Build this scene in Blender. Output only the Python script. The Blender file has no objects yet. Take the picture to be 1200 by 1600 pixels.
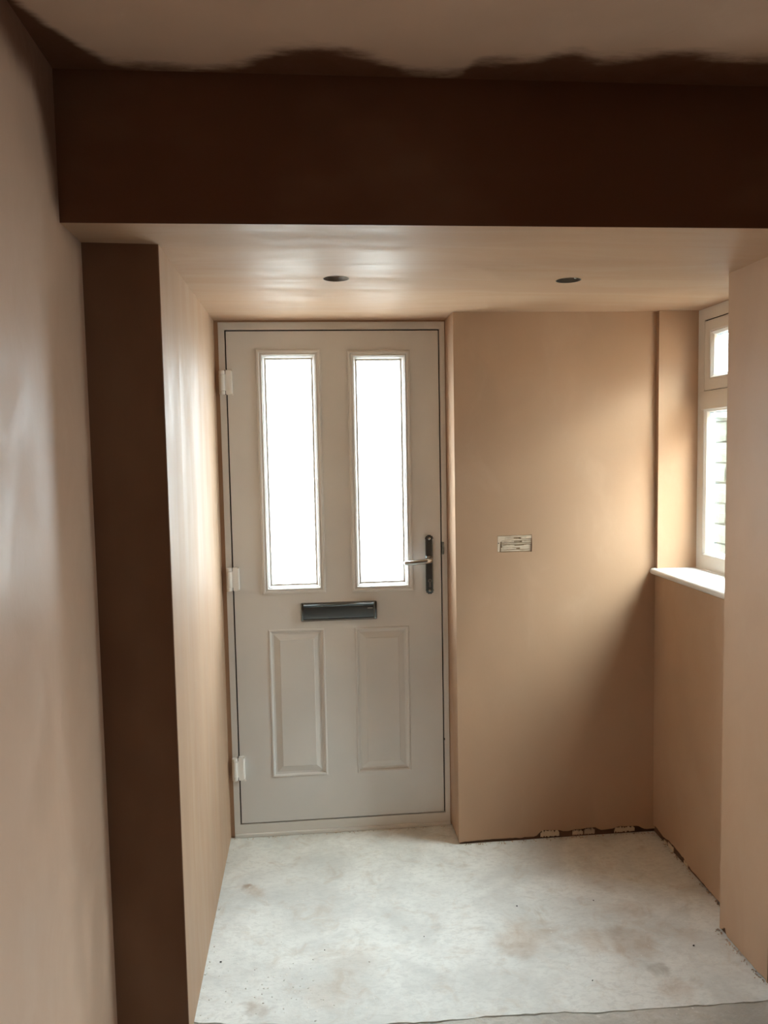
import bpy, bmesh, math, random
from mathutils import Vector, Matrix, noise

random.seed(7)
S = bpy.context.scene
COL = S.collection

# ------------------------------------------------------------------ camera
CAM = Vector((0.3098, -3.1676, 1.5612))
YAW, PITCH, ROLL, FPX = 0.0933, -0.0763, -0.0186, 1236.74
F = Vector((math.sin(YAW) * math.cos(PITCH), math.cos(YAW) * math.cos(PITCH), math.sin(PITCH)))
R0 = Vector((math.cos(YAW), -math.sin(YAW), 0))
U0 = R0.cross(F)
RR = math.cos(ROLL) * R0 + math.sin(ROLL) * U0
UU = -math.sin(ROLL) * R0 + math.cos(ROLL) * U0
cd = bpy.data.cameras.new('camera')
cam = bpy.data.objects.new('camera', cd)
COL.objects.link(cam)
cd.sensor_fit = 'VERTICAL'
cd.sensor_height = 36.0
cd.lens = 36.0 * FPX / 1600.0
cd.clip_start = 0.02
M = Matrix((RR, UU, -F)).transposed().to_4x4()
M.translation = CAM
cam.matrix_world = M
S.camera = cam

# ------------------------------------------------------------------ daylight, exposure
SKY, HAZE = 27.5, 7.0
w = bpy.data.worlds.new('overcast_sky')
S.world = w
w.use_nodes = True
wt = w.node_tree
bg = wt.nodes['Background']
bg.inputs[1].default_value = SKY
tc = wt.nodes.new('ShaderNodeTexCoord')                  # standard overcast sky: the zenith three times the horizon, all round
sx = wt.nodes.new('ShaderNodeSeparateXYZ')
wt.links.new(tc.outputs['Generated'], sx.inputs[0])
mr = wt.nodes.new('ShaderNodeMapRange')
mr.inputs[1].default_value, mr.inputs[2].default_value = 0.0, 1.0
mr.inputs[3].default_value, mr.inputs[4].default_value = 1 / 3, 1.0
wt.links.new(sx.outputs[2], mr.inputs[0])
mc = wt.nodes.new('ShaderNodeMix')
mc.data_type = 'RGBA'
wt.links.new(mr.outputs[0], mc.inputs[0])
mc.inputs[6].default_value = (0, 0, 0, 1)
mc.inputs[7].default_value = (0.86, 0.95, 1.0, 1)
wt.links.new(mc.outputs[2], bg.inputs[0])

sd = bpy.data.lights.new('hazy_sun', 'SUN')              # sun behind thin cloud, on the side of the window
sd.energy = HAZE
sd.angle = math.radians(44)
sd.color = (1.0, 0.95, 0.86)
so = bpy.data.objects.new('hazy_sun', sd)
COL.objects.link(so)
so.rotation_euler = Vector((-1.0, 0.85, -1.25)).to_track_quat('-Z', 'Y').to_euler()


def portal(name, loc, rot, sx, sy):          # tells the sampler where daylight enters; gives off no light itself
    d = bpy.data.lights.new(name, 'AREA')
    d.shape = 'RECTANGLE'
    d.size, d.size_y = sx, sy
    d.cycles.is_portal = True
    o = bpy.data.objects.new(name, d)
    COL.objects.link(o)
    o.location = loc
    o.rotation_euler = rot


portal('door_daylight_portal', (0.413, 0.10, 1.48), (-math.pi / 2, 0, 0), 0.64, 1.0)
portal('added_window_portal', (4.42, -2.10, 1.5), (0, math.pi / 2, 0), 1.1, 0.7)  # for the added, unseen room window
portal('window_daylight_portal', (1.88, -0.5, 1.58), (0, math.pi / 2, 0), 1.02, 0.62)

vs = S.view_settings
S.display_settings.display_device = 'sRGB'
vs.view_transform = 'Standard'
vs.look = 'None'
vs.exposure = 1.02
vs.gamma = 1.0
vs.use_curve_mapping = False
S.cycles.max_bounces = 16
S.cycles.diffuse_bounces = 10
S.cycles.glossy_bounces = 6
S.cycles.transmission_bounces = 8
S.cycles.transparent_max_bounces = 16
S.cycles.sample_clamp_indirect = 6.0
S.cycles.use_denoising = True

# ------------------------------------------------------------------ helpers


class NT:
    """small wrapper to write node trees briefly"""

    def __init__(self, name):
        self.m = bpy.data.materials.new(name)
        self.m.use_nodes = True
        self.t = self.m.node_tree
        self.t.nodes.clear()
        self.out = self.t.nodes.new('ShaderNodeOutputMaterial')

    def n(self, kind, ins=None, **props):
        x = self.t.nodes.new('ShaderNode' + kind)
        for k, v in props.items():
            setattr(x, k, v)
        for k, v in (ins or {}).items():
            self.set(x.inputs[k], v)
        return x

    def set(self, sock, v):
        if isinstance(v, bpy.types.NodeSocket):
            self.t.links.new(v, sock)
        else:
            if isinstance(v, (tuple, list)) and len(v) == 3 and sock.type == 'RGBA':
                v = (*v, 1)
            sock.default_value = v

    def coord(self):
        return self.n('TexCoord').outputs['Object']

    def mapping(self, vec, scale=(1, 1, 1), loc=(0, 0, 0)):
        return self.n('Mapping', {0: vec, 'Scale': scale, 'Location': loc}).outputs[0]

    def noise(self, vec, scale, detail=4.0, rough=0.55, dist=0.0):
        return self.n('TexNoise', {'Vector': vec, 'Scale': scale, 'Detail': detail, 'Roughness': rough, 'Distortion': dist}).outputs['Fac']

    def ramp(self, fac, lo, hi, a=0.0, b=1.0):
        return self.n('MapRange', {0: fac, 1: lo, 2: hi, 3: a, 4: b}, interpolation_type='SMOOTHSTEP').outputs[0]

    def math(self, op, a, b=0.0, c=0.0):
        return self.n('Math', {0: a, 1: b, 2: c}, operation=op).outputs[0]

    def mix(self, fac, a, b, blend='MIX'):
        x = self.n('Mix', {}, data_type='RGBA', blend_type=blend)
        self.set(x.inputs['Factor'], fac)
        self.set(x.inputs[6], a)
        self.set(x.inputs[7], b)
        return x.outputs[2]

    def bump(self, h, strength=0.2, dist=0.002, normal=None):
        ins = {'Strength': strength, 'Distance': dist, 'Height': h}
        if normal is not None:
            ins['Normal'] = normal
        return self.n('Bump', ins).outputs[0]

    def bsdf(self, color, rough=0.5, normal=None, metal=0.0, spec=0.5):
        ins = {'Base Color': color, 'Roughness': rough, 'Metallic': metal, 'Specular IOR Level': spec}
        if normal is not None:
            ins['Normal'] = normal
        return self.n('BsdfPrincipled', ins).outputs[0]

    def end(self, shader):
        self.t.links.new(shader, self.out.inputs[0])
        return self.m


def origin_of(o):
    while o.parent:
        o = o.parent
    return o.location.copy()


def link(name, bm, mat, parent=None, at=None, smooth=False, kind=None):
    """bm holds world coordinates; the object's origin goes to its parent's origin or to `at`"""
    org = origin_of(parent) if parent else Vector(at or (0, 0, 0))
    bmesh.ops.recalc_face_normals(bm, faces=bm.faces[:])
    bm.transform(Matrix.Translation(-org))
    me = bpy.data.meshes.new(name)
    bm.to_mesh(me)
    bm.free()
    me.materials.append(mat)
    if smooth:
        for p in me.polygons:
            p.use_smooth = True
        me.set_sharp_from_angle(angle=math.radians(38))
    o = bpy.data.objects.new(name, me)
    COL.objects.link(o)
    if parent:
        o.parent = parent
    else:
        o.location = org
    if kind:
        o['kind'] = kind
    return o


def empty(name, loc, label=None, cat=None, kind=None, group=None):
    o = bpy.data.objects.new(name, None)
    o.empty_display_size = 0.1
    COL.objects.link(o)
    o.location = loc
    tag(o, label, cat, kind, group)
    return o


def tag(o, label=None, cat=None, kind=None, group=None):
    for k, v in (('label', label), ('category', cat), ('kind', kind), ('group', group)):
        if v:
            o[k] = v
    return o


def B():
    return bmesh.new()


def box(bm, lo, hi, bevel=0.0, seg=2):
    r = bmesh.ops.create_cube(bm, size=1.0)
    vs_ = r['verts']
    for v in vs_:
        v.co = Vector([lo[i] + (v.co[i] + .5) * (hi[i] - lo[i]) for i in range(3)])
    if bevel:
        es = list({e for v in vs_ for e in v.link_edges})
        bmesh.ops.bevel(bm, geom=es, offset=bevel, segments=seg, profile=0.5, affect='EDGES')
    return bm


def prism(bm, outer, holes, fmap, depth):
    """flat plate with holes: 2D loops, fmap(u, v, d) -> world point, thickness depth"""
    loops = [outer] + list(holes)
    rings = []
    edges = []
    for lp in loops:
        vsl = [bm.verts.new(fmap(u, v, 0)) for u, v in lp]
        es = [bm.edges.new((vsl[i], vsl[(i + 1) % len(vsl)])) for i in range(len(vsl))]
        rings.append(vsl)
        edges += es
    res = bmesh.ops.triangle_fill(bm, use_beauty=True, use_dissolve=False, edges=edges)
    faces = [g for g in res['geom'] if isinstance(g, bmesh.types.BMFace)]
    back = {}
    for lp, ring in zip(loops, rings):
        for (u, v), bv in zip(lp, ring):
            back[bv] = bm.verts.new(fmap(u, v, depth))
    for f in faces:
        bm.faces.new([back[v] for v in reversed(f.verts)])
    for ring in rings:
        for i in range(len(ring)):
            a, b = ring[i], ring[(i + 1) % len(ring)]
            bm.faces.new((a, b, back[b], back[a]))
    return bm


def ring_profile(bm, rect, prof, fmap, fill=False):
    """mitred frame: rect (u0,v0,u1,v1); prof list of (inset, depth); consecutive rings joined by quads"""
    u0, v0, u1, v1 = rect
    prev = None
    for ins, d in prof:
        ring = [bm.verts.new(fmap(u, v, d)) for u, v in ((u0 + ins, v0 + ins), (u1 - ins, v0 + ins), (u1 - ins, v1 - ins), (u0 + ins, v1 - ins))]
        if prev:
            for i in range(4):
                bm.faces.new((prev[i], prev[(i + 1) % 4], ring[(i + 1) % 4], ring[i]))
        prev = ring
    if fill:
        bm.faces.new(prev)
    return bm


def rrect(u0, v0, u1, v1, r, n=6):
    pts = []
    for cx, cy, a0 in ((u1 - r, v1 - r, 0), (u0 + r, v1 - r, 90), (u0 + r, v0 + r, 180), (u1 - r, v0 + r, 270)):
        for i in range(n + 1):
            a = math.radians(a0 + 90 * i / n)
            pts.append((cx + r * math.cos(a), cy + r * math.sin(a)))
    return pts


def circle(cx, cy, r, n=32):
    return [(cx + r * math.cos(2 * math.pi * i / n), cy + r * math.sin(2 * math.pi * i / n)) for i in range(n)]


def tube(bm, pts, radii, n=12, flat=1.0, up=Vector((0, 0, 1))):
    """round tube along points with a radius per point, capped"""
    pts = [Vector(p) for p in pts]
    prev = None
    for i, p in enumerate(pts):
        d = (pts[min(i + 1, len(pts) - 1)] - pts[max(i - 1, 0)]).normalized()
        a = d.cross(up)
        if a.length < 1e-4:
            a = d.cross(Vector((1, 0, 0)))
        a.normalize()
        b = a.cross(d)
        ring = [bm.verts.new(p + radii[i] * (math.cos(t) * a + flat * math.sin(t) * b)) for t in [2 * math.pi * k / n for k in range(n)]]
        if prev:
            for k in range(n):
                bm.faces.new((prev[k], prev[(k + 1) % n], ring[(k + 1) % n], ring[k]))
        else:
            bm.faces.new(ring[::-1])
        prev = ring
    bm.faces.new(prev)
    return bm


fY = lambda y0, s=1: (lambda u, v, d: Vector((u, y0 + s * d, v)))      # plane facing -Y, depth goes to +Y
fX = lambda x0, s=1: (lambda u, v, d: Vector((x0 + s * d, u, v)))      # plane facing -X, depth goes to +X
fZ = lambda z0, s=1: (lambda u, v, d: Vector((u, v, z0 + s * d)))

# ------------------------------------------------------------------ materials
PLASTER = (0.47, 0.312, 0.206)
PLASTER_PALE = (0.61, 0.418, 0.298)            # paler base for the main room's ceiling and left wall
DAMP_AND_SHADE = (0.118, 0.050, 0.026)  # wet ceiling patches, shade painted on the left wall, dark beam plaster


def plaster(name, damp_or_shade=None, streak=(1, 1, 1), rough=0.48, sheen=0.4, base=PLASTER):
    t = NT(name)
    c = t.coord()
    big = t.noise(t.mapping(c, streak), 1.7, 3, 0.5, 0.4)
    mid = t.noise(t.mapping(c, streak), 6.0, 5, 0.6, 0.8)
    col = t.mix(t.ramp(big, 0.35, 0.68), tuple(k * 0.93 for k in base), tuple(min(1, k * 1.06) for k in base))
    pale = t.ramp(mid, 0.52, 0.78, 0.0, 0.30)
    col = t.mix(pale, col, (base[0] * 1.16, base[1] * 1.24, base[2] * 1.30))
    rgh = t.ramp(mid, 0.3, 0.75, rough - 0.10, rough + 0.14)
    fine = t.noise(t.mapping(c, tuple(2.2 * s for s in streak)), 11, 6, 0.62, 1.2)
    h = t.math('ADD', t.math('MULTIPLY', fine, 0.6), t.math('MULTIPLY', big, 1.5))
    if damp_or_shade:  # mask for wet patches, dark faces and painted shade
        d = damp_or_shade(t, c)
        col = t.mix(d, col, DAMP_AND_SHADE)
        rgh = t.math('SUBTRACT', rgh, t.math('MULTIPLY', d, 0.04))
    spec = t.math('MULTIPLY_ADD', d, -0.7 * sheen, sheen) if damp_or_shade else sheen
    return t.end(t.bsdf(col, rgh, t.bump(h, 0.3, 0.003), spec=spec))


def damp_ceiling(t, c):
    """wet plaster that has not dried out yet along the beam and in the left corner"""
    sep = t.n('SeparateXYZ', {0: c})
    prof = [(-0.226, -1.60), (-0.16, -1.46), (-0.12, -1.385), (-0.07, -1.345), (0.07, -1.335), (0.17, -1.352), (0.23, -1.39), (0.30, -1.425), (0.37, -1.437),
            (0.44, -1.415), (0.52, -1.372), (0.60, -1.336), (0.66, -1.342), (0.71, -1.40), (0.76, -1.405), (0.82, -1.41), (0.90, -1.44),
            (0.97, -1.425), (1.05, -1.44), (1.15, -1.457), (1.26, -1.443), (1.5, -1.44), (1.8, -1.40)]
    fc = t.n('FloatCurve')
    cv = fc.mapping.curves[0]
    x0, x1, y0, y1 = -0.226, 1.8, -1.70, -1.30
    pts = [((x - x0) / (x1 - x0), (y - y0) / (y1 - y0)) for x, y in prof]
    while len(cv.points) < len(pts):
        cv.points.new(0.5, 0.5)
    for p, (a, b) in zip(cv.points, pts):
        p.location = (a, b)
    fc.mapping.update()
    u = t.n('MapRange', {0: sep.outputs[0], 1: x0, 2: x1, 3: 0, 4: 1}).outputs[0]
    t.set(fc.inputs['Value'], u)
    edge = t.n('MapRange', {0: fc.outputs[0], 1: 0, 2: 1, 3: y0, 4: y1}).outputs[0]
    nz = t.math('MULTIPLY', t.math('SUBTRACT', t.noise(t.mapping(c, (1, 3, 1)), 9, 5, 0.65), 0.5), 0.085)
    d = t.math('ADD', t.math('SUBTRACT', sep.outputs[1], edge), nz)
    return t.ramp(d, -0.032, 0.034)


def dark_beam(t, c):  # dark tone over the whole beam, varied by noise
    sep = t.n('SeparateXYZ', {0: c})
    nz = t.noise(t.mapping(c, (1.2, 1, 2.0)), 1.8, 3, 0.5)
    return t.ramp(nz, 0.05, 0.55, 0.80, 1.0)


def dark_return(t, c):
    """the narrow end of the left wall has a darker tone"""
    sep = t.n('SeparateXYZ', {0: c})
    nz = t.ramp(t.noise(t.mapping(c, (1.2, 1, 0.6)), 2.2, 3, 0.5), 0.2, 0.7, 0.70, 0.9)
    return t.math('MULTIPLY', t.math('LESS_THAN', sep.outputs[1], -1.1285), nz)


def shade_left(t, c):  # shade by the beam and ceiling, painted into the wall colour
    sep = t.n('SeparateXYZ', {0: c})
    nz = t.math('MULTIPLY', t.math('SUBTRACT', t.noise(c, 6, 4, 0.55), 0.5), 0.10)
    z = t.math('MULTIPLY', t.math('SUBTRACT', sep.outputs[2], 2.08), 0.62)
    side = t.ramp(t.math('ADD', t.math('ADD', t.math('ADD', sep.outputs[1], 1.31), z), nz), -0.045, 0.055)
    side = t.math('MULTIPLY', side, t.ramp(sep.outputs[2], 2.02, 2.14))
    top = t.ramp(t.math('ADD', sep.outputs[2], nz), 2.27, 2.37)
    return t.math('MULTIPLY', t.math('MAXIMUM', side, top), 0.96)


MP_wall = plaster('dry_plaster', streak=(1, 1, 0.6))
MP_soffit = plaster('trowelled_plaster_soffit', streak=(0.28, 1.5, 1), rough=0.54, sheen=0.17)
MP_ceiling = plaster('plaster_ceiling_drying', damp_ceiling, rough=0.5, base=PLASTER_PALE)
MP_beam = plaster('plaster_beam_dark', dark_beam, rough=0.5, sheen=0.3)
MP_left = plaster('plaster_left_wall', shade_left, streak=(1, 1, 0.6), rough=0.44, sheen=0.5, base=PLASTER_PALE)
MP_return = plaster('plaster_hall_left_wall', dark_return, streak=(1.6, 1.6, 0.25), rough=0.58, sheen=0.20)


def simple(name, col, rough, metal=0.0, bump=0.0, scale=60.0, var=0.06, spec=0.5, dist=0.001):
    t = NT(name)
    c = t.coord()
    nz = t.noise(c, scale * 0.15, 4, 0.6)
    cc = t.mix(t.ramp(nz, 0.3, 0.7), tuple(k * (1 - var) for k in col), tuple(min(1, k * (1 + var)) for k in col))
    n = t.bump(t.noise(c, scale, 4, 0.6), bump, dist) if bump else None
    return t.end(t.bsdf(cc, rough, n, metal, spec))


def door_skin():
    t = NT('white_door_skin')
    c = t.coord()
    g = t.noise(t.mapping(c, (60, 60, 2.2)), 3.0, 5, 0.65, 0.3)
    d = t.noise(c, 2.5, 3, 0.5)
    col = t.mix(t.ramp(d, 0.3, 0.7), (0.70, 0.695, 0.68), (0.76, 0.755, 0.735))
    return t.end(t.bsdf(col, 0.36, t.bump(g, 0.10, 0.0006)))


M_door = door_skin()
M_upvc = simple('white_upvc', (0.74, 0.725, 0.69), 0.30, bump=0.03, scale=25, var=0.03)
M_winupvc = simple('white_window_upvc', (0.80, 0.79, 0.76), 0.28, bump=0.03, scale=25, var=0.03)
M_cut = simple('cut_board_edge', (0.20, 0.175, 0.14), 0.9, bump=0.4, scale=80, var=0.2)
M_hinge = simple('white_hinge', (0.86, 0.84, 0.80), 0.28, var=0.02)
M_gap = simple('black_seal_and_gap_shade', (0.012, 0.010, 0.010), 0.6)  # rubber seals; also black fillings that stand in for shaded gaps
M_chrome = simple('polished_chrome', (0.62, 0.63, 0.62), 0.10, metal=1.0, var=0.02)
M_darkchrome = simple('dark_polished_metal', (0.25, 0.285, 0.30), 0.18, metal=1.0, var=0.05)
M_mark = simple('engraved_mark', (0.75, 0.76, 0.76), 0.35, metal=0.6)
M_sill = simple('white_sill_board', (0.72, 0.71, 0.69), 0.38, bump=0.05, scale=18, var=0.07)
M_spacer = simple('grey_spacer_bar', (0.42, 0.52, 0.62), 0.35, metal=0.4)
M_timber = simple('rough_joist_timber', (0.36, 0.25, 0.16), 0.75, bump=0.2, scale=40, var=0.2)
M_cable_w = simple('white_cable_sheath', (0.75, 0.75, 0.72), 0.4)
M_cable_g = simple('grey_cable_sheath', (0.72, 0.72, 0.70), 0.45)
M_substrate = simple('rough_brown_undercoat', (0.13, 0.07, 0.045), 0.9, bump=0.8, scale=60, var=0.35, dist=0.004)
M_bare = simple('cream_bare_backing', (0.62, 0.52, 0.40), 0.85, bump=0.7, scale=45, var=0.15, dist=0.003)
M_ext = simple('outside_render', (0.55, 0.52, 0.47), 0.85, bump=0.3, scale=50)
M_pave = simple('outside_paving', (0.21, 0.205, 0.19), 0.85, bump=0.3, scale=30, var=0.1)
M_stone = simple('weathered_split_stone', (0.060, 0.058, 0.040), 0.9, bump=0.9, scale=26, var=0.25, dist=0.012)
M_mortar = simple('weathered_mortar', (0.105, 0.10, 0.08), 0.95, bump=0.4, scale=60)
M_crumb = simple('plaster_crumb', (0.55, 0.43, 0.33), 0.9, var=0.3)
M_white_fleck = simple('white_plaster_fleck', (0.80, 0.78, 0.73), 0.8)


def schlick(t):
    f = t.n('LayerWeight', {0: 0.5}).outputs['Facing']
    return t.math('MULTIPLY_ADD', t.math('POWER', f, 5.0), 0.96, 0.04)


def frosted():
    t = NT('frosted_door_glass')
    c = t.coord()
    tr = t.n('BsdfTransparent', {0: (0.96, 0.98, 0.98, 1)}).outputs[0]
    tl = t.n('BsdfTranslucent', {0: (0.93, 0.96, 0.96, 1), 'Normal': t.bump(t.noise(c, 90, 3), 0.3, 0.002)}).outputs[0]
    m = t.n('MixShader', {0: 0.14, 1: tr, 2: tl}).outputs[0]
    gl = t.n('BsdfGlossy', {0: (1, 1, 1, 1), 'Roughness': 0.25}).outputs[0]
    fr = schlick(t)
    return t.end(t.n('MixShader', {0: t.math('MULTIPLY', fr, 0.6), 1: m, 2: gl}).outputs[0])


def clear_glass():
    t = NT('clear_window_glass')
    tr = t.n('BsdfTransparent', {0: (0.96, 0.985, 0.98, 1)}).outputs[0]
    gl = t.n('BsdfGlossy', {0: (1, 1, 1, 1), 'Roughness': 0.02}).outputs[0]
    lw = schlick(t)
    return t.end(t.n('MixShader', {0: lw, 1: tr, 2: gl}).outputs[0])


M_frost = frosted()
M_glass = clear_glass()


def floor_mat(name, base, rough_amt):
    t = NT(name)
    c = t.coord()
    big = t.noise(c, 3.2, 5, 0.6, 0.6)
    mid = t.noise(c, 11, 6, 0.65, 0.8)
    fin = t.noise(c, 60, 5, 0.65)
    col = t.mix(t.ramp(big, 0.34, 0.66), tuple(k * 0.86 for k in base), tuple(min(1, k * 1.10) for k in base))
    col = t.mix(t.ramp(mid, 0.50, 0.74, 0, 0.45), col, (0.50, 0.41, 0.31))          # tan plaster film
    pale = t.noise(t.mapping(c, (1, 1, 1), (3.1, 1.7, 0)), 7, 6, 0.7, 1.0)
    col = t.mix(t.ramp(pale, 0.54, 0.70, 0, 0.55), col, (0.70, 0.70, 0.67))         # smeared white skim
    scr = t.noise(t.mapping(c, (1.0, 2.2, 1.0)), 34, 8, 0.72, 0.9)
    col = t.mix(t.ramp(scr, 0.46, 0.62, 0, 0.38), col, tuple(k * 0.72 for k in base))  # scuffs
    col = t.mix(t.ramp(scr, 0.42, 0.30, 0, 0.55), col, (0.80, 0.80, 0.77))
    # stains where they lie on this floor: x, y, radius, strength, colour
    brown, tan, grey = (0.34, 0.235, 0.15), (0.46, 0.33, 0.22), (0.33, 0.31, 0.26)
    wob = t.n('TexNoise', {'Vector': c, 'Scale': 14.0, 'Detail': 6.0}).outputs['Color']
    wv = t.n('VectorMath', {0: wob, 1: (0.5, 0.5, 0.5)}, operation='SUBTRACT').outputs[0]
    wv = t.n('VectorMath', {0: wv, 'Scale': 0.13}, operation='SCALE').outputs[0]
    cc = t.n('VectorMath', {0: c, 1: wv}, operation='ADD').outputs[0]
    for x, y, r, s, k in ((0.033, -0.39, 0.035, 0.75, brown), (0.07, -0.41, 0.05, 0.35, tan), (1.309, -0.995, 0.045, 0.6, grey),
                          (1.29, -0.87, 0.10, 0.6, tan), (1.16, -0.83, 0.09, 0.35, tan), (0.96, -0.79, 0.14, 0.45, tan), (0.93, -0.86, 0.07, 0.35, brown),
                          (1.26, -0.80, 0.05, 0.4, brown), (1.36, -0.68, 0.10, 0.35, tan), (1.33, -1.085, 0.08, 0.4, tan), (0.33, -0.98, 0.10, 0.30, tan),
                          (0.40, -0.85, 0.13, 0.28, tan), (0.12, -1.02, 0.05, 0.4, brown), (1.06, -0.86, 0.05, 0.4, grey), (1.48, -0.84, 0.06, 0.3, tan)):
        dv = t.n('VectorMath', {0: cc, 1: (x, y, 0)}, operation='DISTANCE').outputs['Value']
        col = t.mix(t.math('MULTIPLY', t.ramp(dv, r * 0.25, r * 1.0, s * 0.95, 0.0), t.ramp(mid, 0.25, 0.6, 0.45, 1.0)), col, k)
    vor = t.n('TexVoronoi', {'Vector': c, 'Scale': 42.0, 'Randomness': 1.0}).outputs['Distance']
    gate = t.ramp(t.noise(c, 5, 3), 0.5, 0.62)
    spk = t.math('MULTIPLY', t.ramp(vor, 0.10, 0.17, 1.0, 0.0), gate)
    col = t.mix(t.math('MULTIPLY', spk, 0.8), col, (0.80, 0.78, 0.73))              # white splashes
    h = t.math('ADD', t.math('MULTIPLY', fin, 0.35 * rough_amt), t.math('ADD', mid, t.math('MULTIPLY', spk, 0.4)))
    return t.end(t.bsdf(col, 0.62, t.bump(h, 0.45, 0.004 * rough_amt), spec=0.4))


M_floor = floor_mat('dusty_screed', (0.77, 0.785, 0.755), 1.0)
M_floor2 = floor_mat('rough_old_screed', (0.52, 0.505, 0.46), 2.2)

# ------------------------------------------------------------------ measured planes (metres)
ZC, ZT = 2.0803, 2.4089            # soffit, main ceiling
XL, YC = -0.0454, -1.1302          # hall left wall, its return towards the room
XW, YB = -0.2261, -1.3109          # room left wall, beam front
YR, XR0, XR = -0.1742, 0.8644, 1.663
YJ, XJ, YN = -0.196, 1.8215, -0.80
ZS = 1.058
XK, YK, YE = 1.5928, -0.8299, -1.0971
XO = 1.866                         # outer face of the window wall
X1, Y0 = 1.80, -7.0
X2, YW = 4.3, -1.60                # the room widens to the right behind the camera's view
ADDED_WIN = (-2.45, 0.95, -1.75, 2.05)      # unseen window added there to brighten the left wall and ceiling

# ------------------------------------------------------------------ floor
crack = [(-0.46, -1.02), (-0.051, -1.052), (0.06, -1.075), (0.20, -1.09), (0.34, -1.118), (0.48, -1.122), (0.615, -1.132), (0.78, -1.128), (0.937, -1.135), (1.08, -1.15), (1.224, -1.152), (1.40, -1.157), (1.60, -1.161)]


def jag(pts, off, amp, n=7):
    o = []
    for (xa, ya), (xb, yb) in zip(pts[:-1], pts[1:]):
        for i in range(n):
            f = i / n
            x, y = xa + (xb - xa) * f, ya + (yb - ya) * f
            o.append((x, y + off + amp * noise.noise(Vector((x * 22, off * 90, 0))) + 0.5 * amp * noise.noise(Vector((x * 70, off * 50, 3)))))
    o.append((pts[-1][0], pts[-1][1] + off))
    return o


bm = B()
prism(bm, [(XO, 0.12), (-0.46, 0.12)] + jag(crack, 0.002, 0.006) + [(XO, -1.155)], [], fZ(0, -1), 0.05)
tag(link('floor', bm, M_floor), kind='structure')
bm = B()
prism(bm, [(-0.46, Y0)] + [(X2, Y0), (X2, YW + .05), (XO, YW + .05), (XO, -1.165)] + jag(crack, -0.002, 0.007)[::-1], [], fZ(-0.001, -1), 0.05)
tag(link('floor_main_room', bm, M_floor2), kind='structure')
bm = B()
box(bm, (-0.46, Y0 - .2, -0.3), (XO, 0.12, -0.012))
box(bm, (XO, Y0 - .2, -0.3), (X2 + .1, YW + .09, -0.012))
tag(link('floor_subbase', bm, M_substrate), kind='structure')

# ------------------------------------------------------------------ ceilings and beam
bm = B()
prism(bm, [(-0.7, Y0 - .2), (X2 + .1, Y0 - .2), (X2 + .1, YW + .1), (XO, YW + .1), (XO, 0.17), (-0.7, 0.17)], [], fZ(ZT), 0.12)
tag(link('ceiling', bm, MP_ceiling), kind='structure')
sq = lambda x, y: [(x - .06, y - .06), (x + .06, y - .06), (x + .06, y + .06), (x - .06, y + .06)]
HOLES = [(0.405, -0.747), (1.126, -0.73)]
bm = B()
prism(bm, [(-0.40, YB + .0031), (XO, YB + .0031), (XO, 0.02), (-0.40, 0.02)], [sq(x, y) for x, y in HOLES], fZ(ZC, 1), 0.0125)
for x, y in HOLES:                                        # collar of quads from the round hole to the square opening
    for z0 in (ZC, ZC + 0.0125):
        ci = [bm.verts.new((a, b, z0)) for a, b in circle(x, y, 0.0375, 40)]
        so_ = []
        for k in range(40):
            a = 2 * math.pi * k / 40
            m_ = 0.06 / max(abs(math.cos(a)), abs(math.sin(a)))
            so_.append(bm.verts.new((x + m_ * math.cos(a), y + m_ * math.sin(a), z0)))
        for k in range(40):
            fc_ = bm.faces.new((ci[k], ci[(k + 1) % 40], so_[(k + 1) % 40], so_[k]))
tag(link('ceiling_hall', bm, MP_soffit), kind='structure')
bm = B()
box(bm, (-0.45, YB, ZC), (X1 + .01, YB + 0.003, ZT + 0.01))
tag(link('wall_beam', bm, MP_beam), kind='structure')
bm = B()
box(bm, (0.30, -1.28, ZC + 0.045), (0.52, 0.02, ZC + 0.26), 0.003)
link('joist', bm, M_timber, at=(0.41, -0.6, ZC + 0.045), kind='structure')
bm = B()
box(bm, (1.22, -1.28, ZC + 0.0126), (1.27, 0.02, ZC + 0.21), 0.003)
link('joist', bm, M_timber, at=(1.24, -0.6, ZC + 0.0126), kind='structure')

# ------------------------------------------------------------------ left walls
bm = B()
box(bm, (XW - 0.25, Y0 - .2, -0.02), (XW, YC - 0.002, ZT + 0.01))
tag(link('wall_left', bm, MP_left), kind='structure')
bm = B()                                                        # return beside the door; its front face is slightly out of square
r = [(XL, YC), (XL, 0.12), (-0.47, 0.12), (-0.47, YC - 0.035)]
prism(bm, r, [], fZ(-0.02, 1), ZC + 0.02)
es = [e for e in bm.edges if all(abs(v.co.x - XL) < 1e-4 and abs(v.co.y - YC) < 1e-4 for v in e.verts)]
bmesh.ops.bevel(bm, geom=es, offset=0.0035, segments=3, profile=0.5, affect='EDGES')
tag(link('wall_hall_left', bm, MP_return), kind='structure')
bm = B()
prism(bm, [(-0.47, ZC), (-0.47, ZT), (XO, ZT), (XO, ZC)], [], fY(0.02), 0.14)
tag(link('wall_header', bm, MP_wall), kind='structure')

bm = B()
prism(bm, [(-0.47, -0.02), (-0.0285, -0.02), (-0.0285, 2.0725), (0.8608, 2.0725), (0.8608, -0.02), (0.88, -0.02), (0.88, ZC + .002), (-0.47, ZC + .002)], [], fY(0.004), 0.15)
tag(link('wall_door_surround', bm, MP_wall), kind='structure')

# ------------------------------------------------------------------ wall right of the door, with chipped foot and a blanked socket hole


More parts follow.
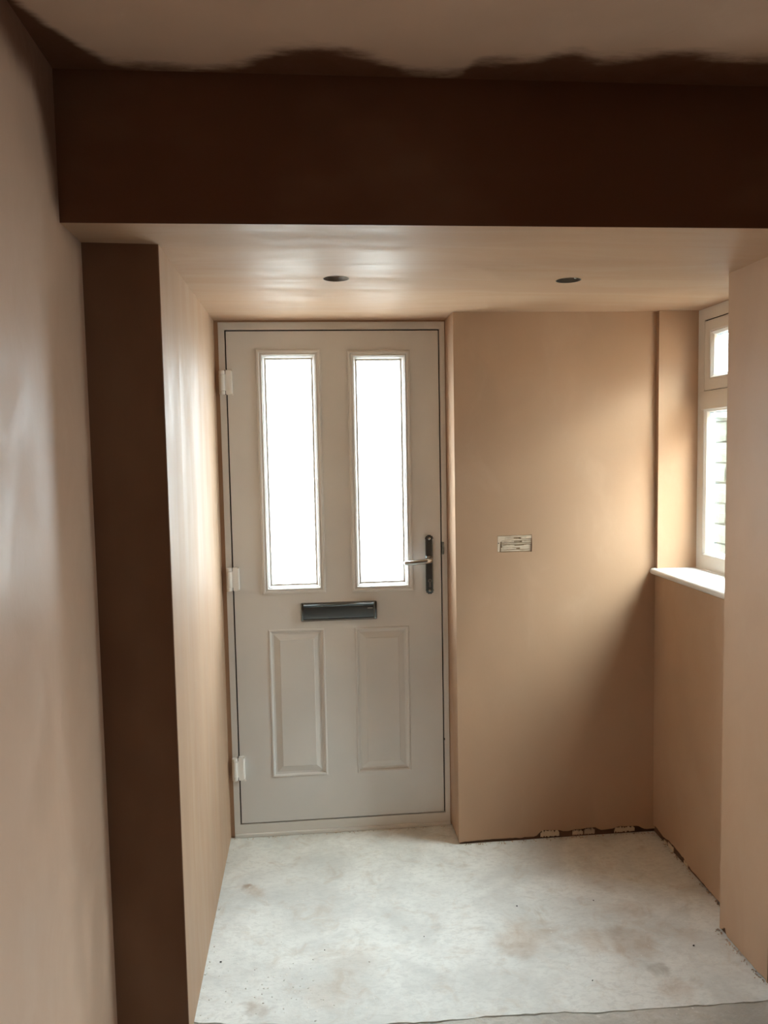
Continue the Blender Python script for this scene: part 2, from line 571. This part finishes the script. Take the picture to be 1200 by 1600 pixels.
def ragged(u0, u1, heights, step=0.012, amp=0.004, seed=0.0):
    """points from u0 to u1 whose height follows the (u, z) list, roughened"""
    n = max(2, int(abs(u1 - u0) / step))
    out = []
    for i in range(n + 1):
        u = u0 + (u1 - u0) * i / n
        z = heights[-1][1]
        if u <= heights[0][0]:
            z = heights[0][1]
        for (a, za), (b, zb) in zip(heights[:-1], heights[1:]):
            if a <= u <= b:
                z = za + (zb - za) * (u - a) / max(1e-6, b - a)
        z += amp * noise.noise(Vector((u * 40, seed, 0))) + 0.6 * amp * noise.noise(Vector((u * 110, seed, 5)))
        out.append((u, max(0.001, z)))
    return out


PX0, PX1, PZ0, PZ1 = 1.029, 1.165, 1.162, 1.228
foot = [(0.86, 0.008), (0.90, 0.010), (0.98, 0.014), (1.10, 0.012), (1.18, 0.014), (1.20, 0.036), (1.27, 0.034), (1.29, 0.026), (1.33, 0.030), (1.42, 0.036), (1.44, 0.022), (1.49, 0.024), (1.52, 0.032), (1.60, 0.030), (1.62, 0.016), (1.67, 0.014)]
bm = B()
patch_loop = [(PX0, PZ0 + .002), (PX0 + .03, PZ0 - .001), (PX0 + .08, PZ0 + .001), (PX1, PZ0), (PX1 + .001, PZ0 + .03), (PX1, PZ1), (PX0 + .07, PZ1 - .001), (PX0 + .001, PZ1 - .001), (PX0 - .001, PZ0 + .03)]
prism(bm, ragged(XR0, 1.70, foot, seed=1.0) + [(1.70, ZC), (XR0, ZC)], [patch_loop], fY(YR), 0.008)
wall_front = tag(link('wall_front', bm, MP_wall), kind='structure')
bm = B()
box(bm, (XR0 + 0.004, YR + 0.0075, -0.02), (XO - .002, 0.158, ZC))
tag(link('wall_front_core', bm, M_substrate), kind='structure')
bm = B()
prism(bm, [(-0.012, 0.012), (-0.05, 0.009), (-0.10, 0.014), (YR + 0.0078, 0.008), (YR + 0.0078, ZC), (0.10, ZC), (0.10, 0.012)], [], fX(XR0), 0.008)
tag(link('wall_door_reveal', bm, MP_wall), kind='structure')
# strips of old backing showing where the plaster stops short of the floor
for x0, x1, z1 in ((1.197, 1.274, 0.040), (1.329, 1.372, 0.030), (1.378, 1.421, 0.036), (1.503, 1.588, 0.032)):
    bm = B()
    n = 16
    up = [(x0 + (x1 - x0) * i / n, z1 * (0.78 + 0.55 * noise.noise(Vector((x0 * 9 + i * 0.83, 2, 0)))) * min(1, .72 + 4 * min(i, n - i) / n)) for i in range(n + 1)]
    dn = [(x0 + (x1 - x0) * i / n, 0.007 + 0.008 * noise.noise(Vector((x0 * 5 + i * .9, 7, 0)))) for i in range(n + 1)]
    prism(bm, dn + up[::-1], [], fY(YR + 0.0045), 0.0035)
    link('bare_patch', bm, M_bare, wall_front)

# blanked socket hole: rough filler dragged across a rectangular recess
pt = empty('filled_socket_hole', ((PX0 + PX1) / 2, YR + 0.006, PZ0), 'small pale rectangle of rough filler in the bare wall right of the front door', 'wall patch')
bm = B()
box(bm, (PX0 - .004, YR + 0.0050, PZ0 - .004), (PX1 + .004, YR + 0.0074, PZ1 + .004))
link('backing', bm, simple('old_filler', (0.36, 0.28, 0.19), 0.9, bump=0.8, scale=70, var=0.2, dist=0.003), pt)
M_smear = simple('pale_filler', (0.66, 0.56, 0.44), 0.85, bump=0.5, scale=60, var=0.12)
rnd = random.Random(3)
z = PZ0 + 0.004
for i in range(9):
    h = rnd.uniform(0.004, 0.0085)
    xa = PX0 + (rnd.uniform(0.012, 0.02) if i > 1 else 0.014)
    parts = [(xa, xa + rnd.uniform(.04, .07)), (xa + rnd.uniform(.075, .09), PX1 - rnd.uniform(0.0, 0.003))] if i % 2 else [(xa, PX1 - rnd.uniform(.0, .004))]
    for a, b in parts:
        bm = B()
        n = 7
        lo = [(a + (b - a) * k / n, z + rnd.uniform(0, .0012)) for k in range(n + 1)]
        hi = [(a + (b - a) * k / n, z + h * rnd.uniform(.6, 1)) for k in range(n + 1)]
        prism(bm, lo + hi[::-1], [], fY(YR + 0.0008 + rnd.uniform(0, .0025)), 0.004)
        link('smear', bm, M_smear, pt)
    z += 0.0068
bm = B()
prism(bm, [(PX0 + .001, PZ0 + .004), (PX0 + .008, PZ0 + .003), (PX0 + .011, PZ0 + .04), (PX0 + .03, PZ0 + .052), (PX0 + .033, PZ1 - .003), (PX0 + .002, PZ1 - .003)], [], fY(YR + 0.0018), 0.004)
link('smear', bm, M_smear, pt)
bm = B()
tube(bm, [(PX0 + .005, YR + .0016, PZ0 + .036), (PX0 + .005, YR + .003, PZ0 + .036)], [0.0022, 0.0022], 10)
link('screw_hole', bm, M_gap, pt)

# ------------------------------------------------------------------ right (window) wall and pier
foot2 = [(-0.86, 0.012), (-0.80, 0.012), (-0.70, 0.010), (-0.62, 0.012), (-0.50, 0.016), (-0.42, 0.030), (-0.33, 0.036), (-0.27, 0.026), (-0.2, 0.034), (-0.17, 0.03)]
bm = B()
prism(bm, ragged(-0.86, YR + 0.003, foot2, seed=4.0, amp=0.006) + [(YR + 0.003, ZS), (-0.86, ZS)], [], fX(XR), 0.008)
wall_right = tag(link('wall_right', bm, MP_wall), kind='structure')
for y0, y1, z1 in ((-0.345, -0.30, 0.026), (-0.29, -0.262, 0.016), (-0.46, -0.43, 0.02)):
    bm = B()
    n = 6
    up = [(y0 + (y1 - y0) * i / n, z1 * (0.8 + 0.3 * noise.noise(Vector((y0 * 31 + i * 1.7, 4, 0))))) for i in range(n + 1)]
    prism(bm, [(y0, 0.003), (y1, 0.004)] + up[::-1], [], fX(XR + 0.0045), 0.0035)
    link('bare_patch', bm, M_bare, wall_right)
bm = B()
box(bm, (XR + 0.0078, -1.09, -0.02), (XO, YR + .02, ZS))
tag(link('wall_right_core', bm, M_substrate), kind='structure')
bm = B()
box(bm, (XR, YJ, ZS), (XO, 0.12, ZC + 0.001), 0.0)
tag(link('wall_window_jamb', bm, MP_wall), kind='structure')
bm = B()
box(bm, (XR, -1.09, ZS), (XO, YN, ZC + 0.001))
tag(link('wall_window_near_jamb', bm, MP_wall), kind='structure')
bm = B()
box(bm, (XJ, -1.35, ZC + 0.001), (XO, 0.16, ZT + .02))
tag(link('wall_window_header', bm, MP_wall), kind='structure')
foot3 = [(-1.10, 0.014), (-1.05, 0.006), (-0.95, 0.006), (-0.895, 0.006), (-0.872, 0.006), (-0.862, 0.026), (-0.850, 0.020), (-0.842, 0.006), (-0.83, 0.008)]
bm = B()
prism(bm, ragged(YE, YK, foot3, step=0.008, seed=8.0, amp=0.003) + [(YK, ZC), (YE, ZC)], [], fX(XK), 0.008)
tag(link('wall_pier', bm, MP_wall), kind='structure')
bm = B()
box(bm, (XK + 0.0078, YE + 0.0078, 0.0), (XR + 0.02, YK - 0.001, ZC))
tag(link('wall_pier_core', bm, M_substrate), kind='structure')
bm = B()
box(bm, (XK + 0.006, YK - 0.0015, 0.006), (XR + 0.02, YK, ZC))
tag(link('wall_pier_back', bm, MP_wall), kind='structure')
bm = B()
box(bm, (XK + 0.0005, YE, 0.004), (XO, YE + 0.0076, ZC + .002))
tag(link('wall_room_front', bm, MP_wall), kind='structure')
# rest of the room, behind the camera
bm = B()
box(bm, (-0.7, Y0 - .2, -0.02), (X2 + .1, Y0, ZT + .02))
tag(link('wall_back', bm, MP_wall), kind='structure')
bm = B()
box(bm, (X1, YW, -0.02), (XO, YE + .001, ZT + .02))
box(bm, (X1, YW, -0.02), (X2 + .1, YW + .1, ZT + .02))
prism(bm, [(Y0 - .1, -0.02), (YW + .05, -0.02), (YW + .05, ZT + .02), (Y0 - .1, ZT + .02)], [[(ADDED_WIN[0], ADDED_WIN[1]), (ADDED_WIN[2], ADDED_WIN[1]), (ADDED_WIN[2], ADDED_WIN[3]), (ADDED_WIN[0], ADDED_WIN[3])]], fX(X2), 0.1)
tag(link('wall_room_right', bm, MP_wall), kind='structure')

# ------------------------------------------------------------------ front door
LX0, LX1, LZ0, LZ1 = 0.0, 0.8353, 0.0584, 2.0384
G = 0.0055
door = empty('door_1', (0.415, 0.0, 0.0), 'white front door with two tall frosted panes above two raised panels', 'door', 'structure')
bm = B()
prism(bm, [(-0.0293, 0.0), (0.8615, 0.0), (0.8615, 2.0733), (-0.0293, 2.0733)], [[(LX0 - G, LZ0 - G), (LX1 + G, LZ0 - G), (LX1 + G, LZ1 + G), (LX0 - G, LZ1 + G)]], fY(0.0), 0.07)
fr = link('frame', bm, M_upvc, door)
bm = B()
box(bm, (-0.0293, -0.009, 0.0), (0.8615, 0.004, 0.0145), 0.003)
link('threshold_strip', bm, M_upvc, fr)
bm = B()
ring_profile(bm, (LX0 - G - .012, LZ0 - G - .012, LX1 + G + .012, LZ1 + G + .012), [(0, 0.012), (0.0285, 0.012), (0.0285, 0.066), (0, 0.066), (0, 0.012)], fY(0.0))
link('gap_shade_seal', bm, M_gap, fr)  # black seal set forward to stand in for shade round the leaf
# leaf with cut-outs for glass and panels
GL = [(0.113, 0.999, 0.365, 1.967), (0.471, 0.997, 0.720, 1.961)]
PN = [(0.130, 0.243, 0.356, 0.855), (0.4775, 0.243, 0.700, 0.850)]


def rect(r, i=0.0):
    return [(r[0] + i, r[1] + i), (r[2] - i, r[1] + i), (r[2] - i, r[3] - i), (r[0] + i, r[3] - i)]


bm = B()
prism(bm, rect((LX0, LZ0, LX1, LZ1)), [rect(g, 0.008) for g in GL] + [rect(p) for p in PN], fY(0.0), 0.05)
leaf = link('door_leaf', bm, M_door, door)
for g in GL:
    bm = B()
    ring_profile(bm, g, [(0, 0.002), (0, -0.004), (0.003, -0.0075), (0.009, -0.0085), (0.0135, -0.0045), (0.016, -0.0045), (0.018, -0.0065), (0.0215, -0.0065), (0.023, 0.004), (0.023, 0.04), (0.006, 0.05), (0, 0.002)], fY(0.0))
    gf = link('glazing_frame', bm, M_door, leaf)
    bm = B()
    ring_profile(bm, g, [(0.0225, 0.002), (0.0235, -0.0005), (0.0265, 0.0015), (0.031, 0.010), (0.031, 0.018), (0.0225, 0.018), (0.0225, 0.002)], fY(0.0))
    link('glazing_bead', bm, M_upvc, leaf)
    bm = B()
    i = 0.024
    box(bm, (g[0] + i, 0.016, g[1] + i), (g[2] - i, 0.022, g[3] - i))
    link('frosted_pane', bm, M_frost, leaf)['label'] = 'white frosted glass pane'
for g in GL:                                               # grey warm-edge bar seen just inside each bead
    bm = B()
    ring_profile(bm, g, [(0.029, 0.0142), (0.0385, 0.0142), (0.0385, 0.0157), (0.029, 0.0157), (0.029, 0.0142)], fY(0.0))
    link('spacer_bar', bm, M_winupvc, leaf)
for p in PN:
    bm = B()
    ring_profile(bm, p, [(0, 0.0002), (0.003, -0.0032), (0.007, -0.0036), (0.0105, -0.001), (0.0125, 0.0055), (0.020, 0.0068), (0.043, 0.0000), (0.0455, -0.0020), (0.0475, -0.0020)], fY(0.0), True)
    link('raised_panel', bm, M_door, leaf)

# letterbox
lb = (0.261, 0.8845, 0.5695, 0.9600)
bm = B()
prism(bm, rrect(*lb, 0.006, 4), [rrect(lb[0] + .013, lb[1] + .007, lb[2] - .013, lb[3] - .006, 0.002, 2)], fY(-0.010), 0.010)
es = [e for e in bm.edges if all(v.co.y < -0.009 for v in e.verts) and len(e.link_faces) == 2 and abs(e.link_faces[0].normal.dot(e.link_faces[1].normal)) < 0.5]
lbf = link('letterbox', bm, M_chrome, leaf)
lbf['label'] = 'dark chrome letterbox with a sprung flap'
bm = B()
prof = [(lb[1] + .0075, -0.0050), (lb[1] + .010, -0.0105), (lb[1] + .018, -0.0115), (lb[3] - .022, -0.0120), (lb[3] - .017, -0.0118), (lb[3] - .014, -0.0150), (lb[3] - .0095, -0.0155), (lb[3] - .0065, -0.0118), (lb[3] - .0065, -0.004), (lb[1] + .0075, -0.004)]
xa, xb = lb[0] + .0135, lb[2] - .0135
va = [bm.verts.new((xa, y, zz)) for zz, y in prof]
vb = [bm.verts.new((xb, y, zz)) for zz, y in prof]
for i in range(len(prof)):
    j = (i + 1) % len(prof)
    bm.faces.new((va[i], va[j], vb[j], vb[i]))
bm.faces.new(va)
bm.faces.new(vb[::-1])
flap = link('letterbox_flap', bm, M_darkchrome, leaf, smooth=True)
for xa, xb in ((lb[0] + .0015, lb[0] + .0125), (lb[2] - .0125, lb[2] - .0015)):
    bm = B()
    box(bm, (xa, -0.0145, lb[1] + .004), (xb, -0.004, lb[3] - .003), 0.0025)
    link('letterbox_end_cap', bm, M_darkchrome, leaf, smooth=True)
bm = B()
box(bm, (0.531, -0.0127, 0.9305), (0.552, -0.0118, 0.9325), 0.0004, 1)
link('engraved_mark', bm, M_mark, leaf)

# handle
hx = 0.787
bm = B()
prism(bm, rrect(0.7715, 0.981, 0.8025, 1.2195, 0.0154, 10), [], fY(-0.010), 0.010)
es = [e for e in bm.edges if all(v.co.y < -0.0099 for v in e.verts) and len(e.link_faces) == 2 and any(abs(f.normal.y) < .5 for f in e.link_faces)]
bmesh.ops.bevel(bm, geom=es, offset=0.0025, segments=2, profile=0.5, affect='EDGES')
plate = link('handle_plate', bm, M_darkchrome, leaf, smooth=True)
plate['label'] = 'dark chrome upright back plate of the handle'
bm = B()
tube(bm, [(hx, -0.008, 1.122), (hx, -0.020, 1.122), (hx, -0.040, 1.122), (hx - .003, -0.050, 1.122), (hx - .012, -0.056, 1.1215), (hx - .03, -0.058, 1.120), (hx - .06, -0.058, 1.117), (hx - .085, -0.056, 1.1155), (hx - .104, -0.050, 1.115), (hx - .108, -0.048, 1.115)],
     [0.012, 0.0110, 0.0105, 0.0108, 0.0112, 0.0112, 0.0108, 0.0100, 0.0085, 0.0045], 16)
lv = link('lever', bm, M_chrome, leaf, smooth=True)
lv['label'] = 'polished lever pointing left'
bm = B()
tube(bm, [(hx, -0.0095, 1.122), (hx, -0.0150, 1.122), (hx, -0.0165, 1.122)], [0.0138, 0.0138, 0.012], 24)
link('lever_collar', bm, M_chrome, leaf, smooth=True)
for zz in (1.206, 0.994):
    bm = B()
    tube(bm, [(hx, -0.0095, zz), (hx, -0.0115, zz), (hx, -0.0125, zz)], [0.0052, 0.0052, 0.0035], 14)
    link('screw', bm, M_chrome, leaf, smooth=True)
bm = B()
key = circle(hx, 1.034, 0.0085, 18)
prism(bm, [(hx - .0048, 1.0265)] + [(hx - .0048, 1.010), (hx - .003, 1.0075), (hx, 1.0065), (hx + .003, 1.0075), (hx + .0048, 1.010)] + [(hx + .0048, 1.0265)] +
      [(hx + .0085 * math.sin(math.radians(a)), 1.034 - .0085 * math.cos(math.radians(a))) for a in range(36, 330, 18)], [], fY(-0.0145), 0.006)
cyl = link('lock_cylinder', bm, M_chrome, leaf)
bm = B()
box(bm, (hx - .0009, -0.0149, 1.030), (hx + .0009, -0.014, 1.038))
link('keyhole', bm, M_gap, leaf)
bm = B()
box(bm, (LX1 + 0.0045, -0.0035, 1.139), (LX1 + 0.0135, 0.004, 1.190), 0.0015)
link('lock_keep', bm, M_darkchrome, fr)
bm = B()
box(bm, (LX1 + 0.0045, -0.003, 0.362), (LX1 + 0.0075, 0.004, 0.372), 0.001, 1)
link('frame_clip', bm, M_darkchrome, fr)


# three hinges, one under the other
def hinge(zc_, dx):
    h = 0.0475
    bm = B()
    prism(bm, rrect(-0.0035 + dx, zc_ - h, 0.0215 + dx, zc_ + h, 0.004, 4), [], fY(-0.019), 0.0195)
    es = [e for e in bm.edges if all(v.co.y < -0.0189 and v.co.x > 0.012 + dx for v in e.verts) and len(e.link_faces) == 2 and any(abs(f.normal.y) < .5 for f in e.link_faces)]
    bmesh.ops.bevel(bm, geom=es, offset=0.006, segments=3, profile=0.5, affect='EDGES')
    hp = link('hinge', bm, M_hinge, door, smooth=True)
    cx, cy, r_ = -0.0172 + dx, -0.0185, 0.0118
    for a, b, top in ((-0.0325, 0.0305, 0), (0.032, 0.0455, 1), (-0.0475, -0.034, 2)):
        bm = B()
        rr = [r_, r_, r_, r_] if not top else [r_ * .96, r_ * .96, r_ * .96, r_ * .96]
        if top == 1:
            rr[-1] = r_ * .75
        if top == 2:
            rr[0] = r_ * .75
        z0, z1 = zc_ + a, zc_ + b
        tube(bm, [(cx, cy, z0), (cx, cy, z0 + .002), (cx, cy, z1 - .002), (cx, cy, z1)], rr, 22)
        if not top:
            box(bm, (cx, cy - 0.004, z0), (-0.003 + dx, cy + 0.008, z1))
        link('knuckle', bm, M_hinge, hp, smooth=True)
    bm = B()
    for sg in (-1, 1):
        box(bm, (-0.0052 + dx, -0.0185, zc_ + sg * 0.0400 - 0.0078), (-0.0034 + dx, -0.002, zc_ + sg * 0.0400 + 0.0078))
    link('hinge_gap_shade', bm, M_gap, hp)  # black slivers in place of the shade in the knuckle notches
    bm = B()
    box(bm, (-0.0290 + dx, -0.004, zc_ - h + .004), (-0.008 + dx, 0.001, zc_ + h - .004), 0.001, 1)
    link('hinge_leaf', bm, M_upvc, hp)


hinge(1.8405, -0.001)
hinge(1.0675, 0.002)
hinge(0.294, -0.001)

# ------------------------------------------------------------------ window
win = empty('window_1', (XJ + .03, (YJ + YN) / 2, 1.083), 'white upvc window with small opening top light above a fixed pane', 'window', 'structure')
WZ0, WZ1 = 1.083, ZC - 0.001
TR0, TR1 = 1.700, 1.764
fw = 0.046
bm = B()
prism(bm, [(YN, WZ0), (YJ, WZ0), (YJ, WZ1), (YN, WZ1)], [[(YN + fw, TR1), (YJ - fw, TR1), (YJ - fw, WZ1 - .044), (YN + fw, WZ1 - .044)], [(YN + fw, WZ0 + .055), (YJ - fw, WZ0 + .055), (YJ - fw, TR0), (YN + fw, TR0)]], fX(XJ), 0.042)
wf = link('window_frame', bm, M_winupvc, win)
bm = B()                                                   # rounded transom, pointed where it is welded to the frame
zz = (TR0 + TR1) / 2
prism(bm, [(YJ - .006, zz), (YJ - .030, TR1 + .004), (YN + .030, TR1 + .004), (YN + .006, zz), (YN + .030, TR0 - .002), (YJ - .030, TR0 - .002)], [], fX(XJ - 0.004), 0.01)
es = [e for e in bm.edges if all(v.co.x < XJ - .0035 for v in e.verts) and len(e.link_faces) == 2 and any(abs(f.normal.x) < .5 for f in e.link_faces)]
bmesh.ops.bevel(bm, geom=es, offset=0.0035, segments=3, profile=0.5, affect='EDGES')
link('transom', bm, M_winupvc, win, smooth=True)
# top light sash
sr = (YN + fw + .004, TR1 + .006, YJ - fw - .004, WZ1 - .048)
bm = B()
ring_profile(bm, sr, [(0, 0.042), (0, 0.002), (0.003, -0.002), (0.040, -0.002), (0.043, 0.001), (0.043, 0.042), (0, 0.042)], fX(XJ))
sash = link('top_sash', bm, M_winupvc, win)
bm = B()
ring_profile(bm, sr, [(-0.0045, 0.006), (0.001, 0.006), (0.001, 0.012), (-0.0045, 0.012), (-0.0045, 0.006)], fX(XJ))
link('gap_shade_seal', bm, M_gap, win)  # black seal added so the gap round the sash looks shaded
bm = B()
ring_profile(bm, sr, [(0.043, 0.0015), (0.046, -0.001), (0.056, 0.008), (0.058, 0.016), (0.043, 0.016), (0.043, 0.0015)], fX(XJ))
link('glazing_bead', bm, M_winupvc, sash)
lr = (YN + fw, WZ0 + .055, YJ - fw, TR0)
bm = B()
ring_profile(bm, lr, [(-0.001, 0.004), (0.002, 0.001), (0.010, 0.008), (0.013, 0.018), (-0.001, 0.018), (-0.001, 0.004)], fX(XJ))
link('glazing_bead', bm, M_winupvc, win)
for (rr, i, par) in ((sr, 0.047, sash), (lr, 0.003, win)):
    for d in (0.016, 0.034):
        bm = B()
        box(bm, (XJ + d, rr[0] + i, rr[1] + i), (XJ + d + .004, rr[2] - i, rr[3] - i))
        link('window_pane', bm, M_glass, par)
    bm = B()
    j = i + 0.008
    ring_profile(bm, rr, [(j - .003, 0.0205), (j + .004, 0.0205), (j + .004, 0.0335), (j - .003, 0.0335), (j - .003, 0.0205)], fX(XJ))
    link('spacer_bar', bm, M_spacer, par)

added_win = empty('added_fill_window', (X2 + .05, -2.05, ADDED_WIN[1]), 'plain white window added out of view to brighten the main room', 'window', 'structure')
bm = B()
ring_profile(bm, ADDED_WIN, [(0, 0.03), (0.045, 0.03), (0.045, 0.08), (0, 0.08), (0, 0.03)], fX(X2))
link('window_frame', bm, M_winupvc, added_win)  # frame of the added, unseen window
bm = B()
box(bm, (X2 + .05, ADDED_WIN[0] + .04, ADDED_WIN[1] + .04), (X2 + .054, ADDED_WIN[2] - .04, ADDED_WIN[3] - .04))
link('window_pane', bm, M_glass, added_win)  # pane of the added, unseen window

bm = B()                                                   # sill board with rounded nosing
n = 10
zs0, zs1 = 1.058, 1.083
rad = (zs1 - zs0) / 2
prof = [(XJ - 0.001, zs0), (XJ - 0.001, zs1)] + [(XR - .022 + rad - rad * math.sin(math.pi * k / n), zs0 + rad + rad * math.cos(math.pi * k / n)) for k in range(n + 1)]
ya, yb = YN + .002, YR - .003
va = [bm.verts.new((x, ya, q)) for x, q in prof]
vb = [bm.verts.new((x, yb, q)) for x, q in prof]
for i in range(len(prof)):
    j = (i + 1) % len(prof)
    bm.faces.new((va[i], va[j], vb[j], vb[i]))
bm.faces.new(va)
bm.faces.new(vb[::-1])
# cut back to the reveal line where it passes the wall corner
for v in bm.verts:
    if v.co.y > YJ and v.co.x > XR + .05:
        v.co.y = YJ - .001
sill = link('window_sill', bm, M_sill, at=(1.74, -0.5, zs0), smooth=True)
tag(sill, 'white window sill board with rounded front edge under the side window', 'window sill', 'structure')

# ------------------------------------------------------------------ things in the two downlight holes
for k, (hx_, hy_) in enumerate(HOLES):
    bm = B()
    for rr0, rr1, za, zb in ((0.0375, 0.0395, ZC - 0.0006, ZC + 0.0002),):
        ra = [bm.verts.new((hx_ + a, hy_ + b, ZC + .0125)) for a, b in circle(0, 0, 0.0373, 40)]
        rb = [bm.verts.new((hx_ + a, hy_ + b, za)) for a, b in circle(0, 0, 0.0373, 40)]
        rc = [bm.verts.new((hx_ + a, hy_ + b, za)) for a, b in circle(0, 0, 0.0392, 40)]
        rd = [bm.verts.new((hx_ + a, hy_ + b, zb)) for a, b in circle(0, 0, 0.0392, 40)]
        for q0, q1 in ((ra, rb), (rb, rc), (rc, rd)):
            for i in range(40):
                bm.faces.new((q0[i], q0[(i + 1) % 40], q1[(i + 1) % 40], q1[i]))
    o = link('downlight_hole', bm, M_cut, at=(hx_, hy_, ZC), smooth=True)
    tag(o, ['empty round downlight cut-out in the hall ceiling in front of the door', 'round downlight cut-out with a cable showing, in the ceiling towards the window'][k], 'ceiling hole', group='downlight cut-outs')
hx_, hy_ = HOLES[1]
bm = B()
pts = []
for i in range(25):
    a = i / 24 * math.pi * 1.5 + 0.4
    pts.append((hx_ - .004 + 0.024 * math.cos(a), hy_ + 0.026 * math.sin(a), ZC + 0.0125 + 0.005 * math.sin(a * 1.3)))
pts += [(hx_ + .03, hy_ + .05, ZC + .03), (hx_ + .05, hy_ + .2, ZC + .10)]
tube(bm, pts, [0.0042] * len(pts), 8)
cb = link('cable', bm, M_cable_g, at=(hx_, hy_, ZC + .01), smooth=True)
tag(cb, 'coiled grey lighting cable tucked inside the right ceiling hole', 'cable')
for k, (dx, dy) in enumerate(((0.016, -.004), (0.022, .008))):
    bm = B()
    tube(bm, [(hx_ + dx, hy_ + dy + .02, ZC + .04), (hx_ + dx, hy_ + dy + .008, ZC + .018), (hx_ + dx + .001, hy_ + dy, ZC + .008), (hx_ + dx + .002, hy_ + dy - .008, ZC + .006)], [0.0022] * 4, 8)
    link('wire_end', bm, M_cable_w, cb, smooth=True)

# ------------------------------------------------------------------ crumbs along the floor
rnd = random.Random(11)


def crumbs(name, mat, spots, label):
    bm = B()
    for x, y, s in spots:
        m = Matrix.Translation((x, y, s * .3)) @ Matrix.Rotation(rnd.uniform(0, 6), 4, 'Z') @ Matrix.Diagonal((s * rnd.uniform(.7, 1.6), s * rnd.uniform(.6, 1.1), s * rnd.uniform(.45, .8), 1))
        bmesh.ops.create_icosphere(bm, subdivisions=1, radius=0.5, matrix=m)
    for v in bm.verts:
        v.co.z = max(v.co.z, 0.0002)
    o = link(name, bm, mat)
    tag(o, label, 'debris', 'stuff')


sp = []
for _ in range(110):
    sp.append((rnd.uniform(0.88, 1.655), YR - abs(rnd.gauss(0, .008)) - .001, rnd.uniform(.002, .007)))
for _ in range(60):
    sp.append((XR + .004 - abs(rnd.gauss(0, .006)) - .001, rnd.uniform(-0.83, -0.18), rnd.uniform(.002, .008)))
for _ in range(60):
    sp.append((XK - abs(rnd.gauss(0, .008)) - .001, rnd.uniform(-1.11, -0.83), rnd.uniform(.002, .007)))
for _ in range(60):
    sp.append((rnd.uniform(-0.03, 0.86), -0.012 - abs(rnd.gauss(0, .007)), rnd.uniform(.0015, .005)))
crumbs('plaster_crumbs', M_crumb, sp, 'brown plaster crumbs scattered along the foot of the walls')
sp = []
for _ in range(60):
    sp.append((XL + abs(rnd.gauss(0, .007)) + .001, rnd.uniform(-1.1, -0.05), rnd.uniform(.0015, .006)))
for _ in range(70):
    sp.append((rnd.gauss(0.17, .13), rnd.gauss(-0.98, .07), rnd.uniform(.002, .006)))
for _ in range(90):
    sp.append((rnd.uniform(0.0, 1.5), rnd.uniform(-1.12, -0.2), rnd.uniform(.001, .0035)))
sp = [q for q in sp if q[0] > XL + .003]
crumbs('plaster_flecks', M_white_fleck, sp, 'white plaster flecks spattered over the pale screed floor')
sp = [(0.0, -0.80, .006), (1.10, -1.02, .005), (0.98, -0.62, .005), (1.25, -0.62, .005), (0.64, -0.75, .004), (1.47, -0.90, .006), (0.32, -0.78, .004)]
crumbs('dark_specks', M_gap, sp, 'a few tiny dark specks lying on the screed floor')

# ------------------------------------------------------------------ outside
bm = B()
box(bm, (-7, 0.16, -0.30), (12, 14, -0.10))
tag(link('ground_front', bm, M_pave), kind='structure')
bm = B()
box(bm, (XO + .001, YW + .101, -0.30), (12, 0.159, -0.10))
tag(link('ground_side', bm, simple('damp_gravel', (0.20, 0.19, 0.17), 0.9, bump=0.6, scale=70, var=0.25)), kind='structure')
gw = empty('garden_wall', (3.5, 1.3, -0.1), 'pale stone garden wall outside the side window', 'wall', 'structure')
bm = B()
box(bm, (3.412, -0.05, -0.1), (3.60, 2.655, 1.86))
link('mortar_core', bm, M_mortar, gw)
rnd = random.Random(5)
pitch = 0.153
stones = []
for s in range(6):                                        # six stone shapes, shared
    bm = B()
    box(bm, (-0.03, -0.5, 0.0), (0.03, 0.5, 1.0))
    bmesh.ops.subdivide_edges(bm, edges=bm.edges[:], cuts=1, use_grid_fill=True)
    for v in bm.verts:
        edge = abs(v.co.y) > .4 or v.co.z < .1 or v.co.z > .9
        v.co.x += rnd.uniform(-.006, .006) + (0.012 if edge and v.co.x < 0 else 0)
        v.co.y += rnd.uniform(-.03, .03)
        v.co.z += rnd.uniform(-.04, .04)
    me = bpy.data.meshes.new('stone')
    bm.to_mesh(me)
    bm.free()
    me.materials.append(M_stone)
    stones.append(me)
for row in range(13):
    y = 2.66
    z0 = -0.1 + row * pitch
    while y > 0.02:
        L = rnd.choice((0.20, 0.30, 0.38)) if not (y == 2.66) else (0.22 if row % 2 else 0.34)
        L = min(L, y + .05)
        o = bpy.data.objects.new('stone', rnd.choice(stones))
        COL.objects.link(o)
        o.parent = gw
        o.scale = (1, L - 0.014, (pitch if row < 12 else 0.06) - 0.016)
        o.location = Vector((3.40, y - L / 2, z0 + .008)) - gw.location
        y -= L

# ------------------------------------------------------------------ what the setting's pieces are
for nm, lab, cat in (('floor', 'pale dusty screed floor of the hall with tan stains', 'floor'),
                     ('floor_main_room', 'rough grey floor on the near side of the crack', 'floor'),
                     ('ceiling', 'high main room ceiling with dark damp patches along the beam', 'ceiling'),
                     ('ceiling_hall', 'low plastered hall ceiling with two round cut-outs', 'ceiling'),
                     ('wall_beam', 'dark plastered beam across the top of the opening', 'beam'),
                     ('wall_left', 'plastered wall of the main room at the left edge', 'wall'),
                     ('wall_hall_left', 'plastered hall wall left of the door with a dark end face', 'wall'),
                     ('wall_front', 'bare plaster wall right of the door with a chipped foot', 'wall'),
                     ('wall_right', 'plaster wall under the side window sill', 'wall'),
                     ('wall_window_jamb', 'sunlit plaster reveal on the far side of the window', 'wall'),
                     ('wall_pier', 'plastered pier at the right edge in front of the window', 'wall')):
    tag(bpy.data.objects[nm], lab, cat)
